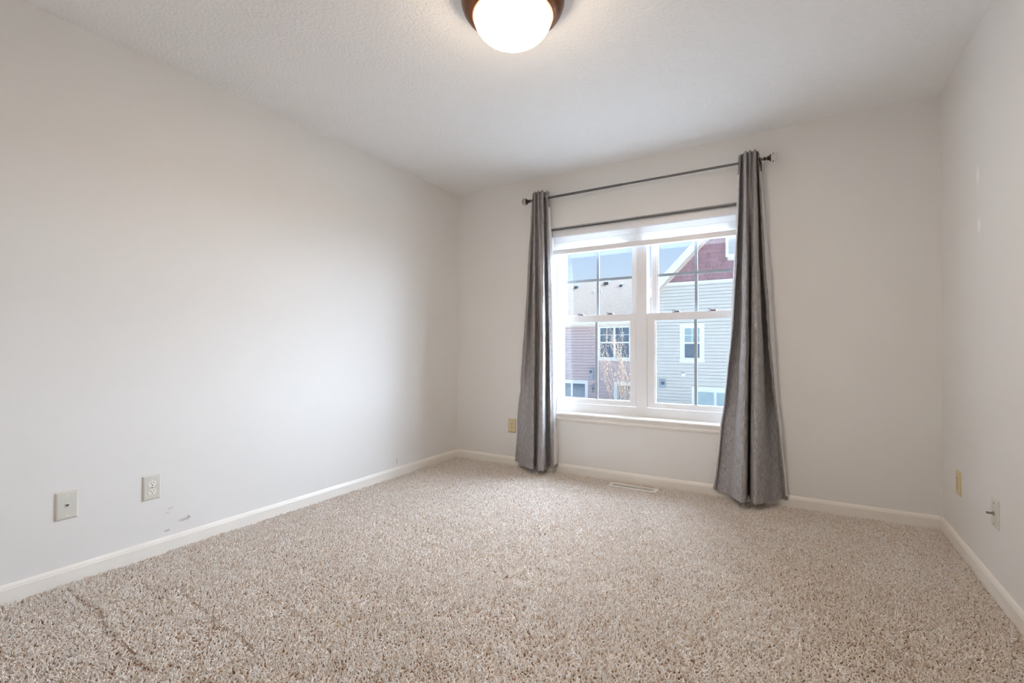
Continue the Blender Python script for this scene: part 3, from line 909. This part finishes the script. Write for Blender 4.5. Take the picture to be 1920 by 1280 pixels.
ut = MB().bev(-6.63, -6.44, YM - 0.14, YM - 0.02, -0.72, -0.10, 'y-', 0.03).build('utility_box', M['meter'], mh)
MB().lathe([(0, 0), (0.07, 0), (0.07, 0.04), (0.05, 0.06), (0, 0.06)], 14, Matrix.Translation((-6.56, YM - 0.14, -0.30)) @ Matrix.Rotation(PI / 2, 4, 'X')).build('meter_dial', M['roof_vent'], ut)
MB().tube([(-6.36, YM - 0.02, -1.05), (-6.40, YM - 0.13, -1.02), (-6.50, YM - 0.16, -1.18), (-6.53, YM - 0.14, -1.42)], [0.07, 0.08, 0.07, 0.05], 10).build('vent_hood', M['meter'], mh, True)

# pale house with the red gable
YW = 19.4
wh = thing('townhouse', (0.5, YW, GZ), 'pale blue house with a red shingled gable, outside on the right', 'house')
XC, XL, XR = 0.50, -3.71, 4.71
SL = 1.03
def rake(x): return 3.70 + (-2.95 - -2.95) + (x + 2.95) * SL if x <= XC else 3.70 + (2 * XC - x + 2.95) * SL
BAND = 3.90
EZ = rake(XL)                                                  # wall height at the corner
b = MB()
b.prism([(XL, GZ), (XR, GZ), (XR, EZ), (XC, rake(XC)), (XL, EZ)], 'y', YW + 0.001, YW + 11)
b.build('house_wall', M['pale_siding'], wh)
winw = [(-1.97, -0.91, 0.30, 2.10, 1), (-1.46, 0.54, -2.6, -0.80, 2)]
def clip(z):
    k = (z - EZ) / SL
    return (XL + max(0, k), XR - max(0, k))
stuff(siding(XL, XR, GZ, BAND, YW, 0.151, [(a, c, d, e_) for a, c, d, e_, n in winw], clip).build('siding', M['pale_siding'], wh, fix=False))
MB().box(clip(BAND)[0], clip(BAND)[1], YW - 0.06, YW, BAND, BAND + 0.11).build('frieze_board', M['out_white'], wh)
# red shakes: every shake its own edges, staggered and uneven
s = MB(); rs = random.Random(5)
z = BAND + 0.11
while z < rake(XC) - 0.25:
    a, c = clip(z + 0.20)
    x = a + 0.02 - rs.random() * 0.1
    while x < c:
        w_ = 0.13 + rs.random() * 0.15
        x1 = min(x + w_, c)
        if x1 - max(x, a) > 0.03 and not (x > -0.02 and x1 < 1.02 and 4.9 < z + 0.1 < 6.0):
            d_ = 0.030 + rs.random() * 0.022; dz = (rs.random() - 0.5) * 0.03
            xa = max(x, a) + 0.004; xb = x1 - 0.004
            s.add([(xa, YW - d_, z + dz), (xb, YW - d_, z + dz), (xb, YW - 0.012, z + 0.21), (xa, YW - 0.012, z + 0.21), (xa, YW, z + dz), (xb, YW, z + dz)],
                  [(0, 1, 2, 3), (4, 5, 1, 0), (0, 3, 4), (1, 5, 2)])
        x = x1
    z += 0.20
stuff(s.build('wall_shakes', M['red_shake'], wh, fix=False))
# gable vent
b = MB().box(0.0, 1.0, YW - 0.08, YW - 0.001, 4.98, 5.09).box(0.0, 1.0, YW - 0.08, YW - 0.001, 5.86, 5.97).box(0.0, 0.12, YW - 0.08, YW - 0.001, 5.09, 5.86).box(0.88, 1.0, YW - 0.08, YW - 0.001, 5.09, 5.86)
gv = b.build('gable_vent', M['out_white'], wh)
for k in range(7):
    z = 5.10 + k * 0.108
    MB().add([(0.12, YW - 0.07, z), (0.88, YW - 0.07, z), (0.88, YW - 0.01, z + 0.10), (0.12, YW - 0.01, z + 0.10), (0.12, YW - 0.07, z + 0.012), (0.88, YW - 0.07, z + 0.012), (0.88, YW - 0.01, z + 0.112), (0.12, YW - 0.01, z + 0.112)],
             [(0, 1, 2, 3), (7, 6, 5, 4), (0, 4, 5, 1), (2, 6, 7, 3), (0, 3, 7, 4), (1, 5, 6, 2)]).build('louver', M['out_white'], gv)
# roof slabs with overhang, rake boards, beige trim under them
for sgn in (-1, 1):
    def P(x): return XC + sgn * (XC - x) if sgn > 0 else x
    xe = XL - 0.03
    poly = [(P(xe), rake(xe) + 0.10), (P(XC), rake(XC) + 0.10), (P(XC), rake(XC) + 0.36), (P(xe), rake(xe) + 0.36)]
    MB().prism(poly, 'y', YW - 0.33, YW + 11.3).build('roof', M['roof_shingle'], wh)
    poly = [(P(xe), rake(xe) - 0.06), (P(XC), rake(XC) - 0.06), (P(XC), rake(XC) + 0.37), (P(xe), rake(xe) + 0.37)]
    MB().prism(poly, 'y', YW - 0.37, YW - 0.331).build('rake_board', M['out_white'], wh)
    poly = [(P(xe + 0.03), rake(xe + 0.03) - 0.17), (P(XC), rake(XC) - 0.17), (P(XC), rake(XC) + 0.09), (P(xe + 0.03), rake(xe + 0.03) + 0.09)]
    MB().prism(poly, 'y', YW - 0.08, YW - 0.002).build('rake_trim', M['out_beige'], wh)
MB().box(XL - 0.012, XL + 0.11, YW - 0.045, YW + 0.001, GZ, EZ - 0.1).build('corner_board', M['out_white'], wh)
for (a, c, d, e_, n) in winw:
    house_window(wh, a, c, d, e_, YW - 0.004, n, 0.15, 'house_blind', 'house_pane', grid=(d > 0))
mb_ = MB().bev(-2.90, -2.64, YW - 0.16, YW - 0.02, -0.92, -0.52, 'y-', 0.04).build('electric_meter', M['meter'], wh)
MB().lathe([(0, 0), (0.085, 0), (0.085, 0.05), (0.06, 0.075), (0, 0.08)], 16, Matrix.Translation((-2.72, YW - 0.155, -0.70)) @ Matrix.Rotation(PI / 2, 4, 'X')).build('meter_dial', M['roof_vent'], mb_)
MB().bev(-1.94, -1.72, YW - 0.12, YW - 0.02, -0.36, -0.18, 'y-', 0.05).build('dryer_vent', M['out_white'], wh)

# thin shrub in front of the mauve house
sb = thing('shrub', (-3.05, 14.0, GZ), 'thin twiggy shrub with pale leaves in front of the mauve house', 'shrub')
tw = MB(); lf = MB(); rt = random.Random(11)
def branch(p, d, length, rad, depth):
    pts = [p]; n = 4
    for i in range(n):
        d = (d + Vector((rt.uniform(-.12, .12), rt.uniform(-.12, .12), 0.10))).normalized()
        p = p + d * length / n; pts.append(p)
        if depth > 0 and i >= 1:
            for _ in range(2 if depth > 1 else 1):
                a = rt.uniform(0, 2 * PI)
                branch(p, (d + Vector((math.cos(a), math.sin(a), 0.25)) * 0.55).normalized(), length * rt.uniform(.35, .6), rad * 0.55, depth - 1)
        if depth <= 1 and p.z > -1.6:
            for _ in range(2):
                q_ = p + Vector((rt.uniform(-.07, .07), rt.uniform(-.07, .07), rt.uniform(-.07, .07)))
                a = Vector((rt.uniform(-1, 1), rt.uniform(-1, 1), rt.uniform(-1, 1))).normalized(); c = a.cross(Vector((0.3, 0.5, 1))).normalized()
                lf.add([q_ - a * .028, q_ + c * .013, q_ + a * .028, q_ - c * .013], [(0, 1, 2, 3)])
    tw.tube(pts, [rad * (1 - 0.6 * i / n) for i in range(n + 1)], 5)
for k in range(6):
    a = k * 1.05
    branch(Vector((-2.98 + 0.08 * math.cos(a), 14 + 0.08 * math.sin(a), GZ)), Vector((0.13 * math.cos(a), 0.13 * math.sin(a), 1)), rt.uniform(2.5, 3.5), 0.020, 2)
tw.build('stems', M['bark'], sb, True)
stuff(lf.build('leaves', M['leaf'], sb, fix=False))
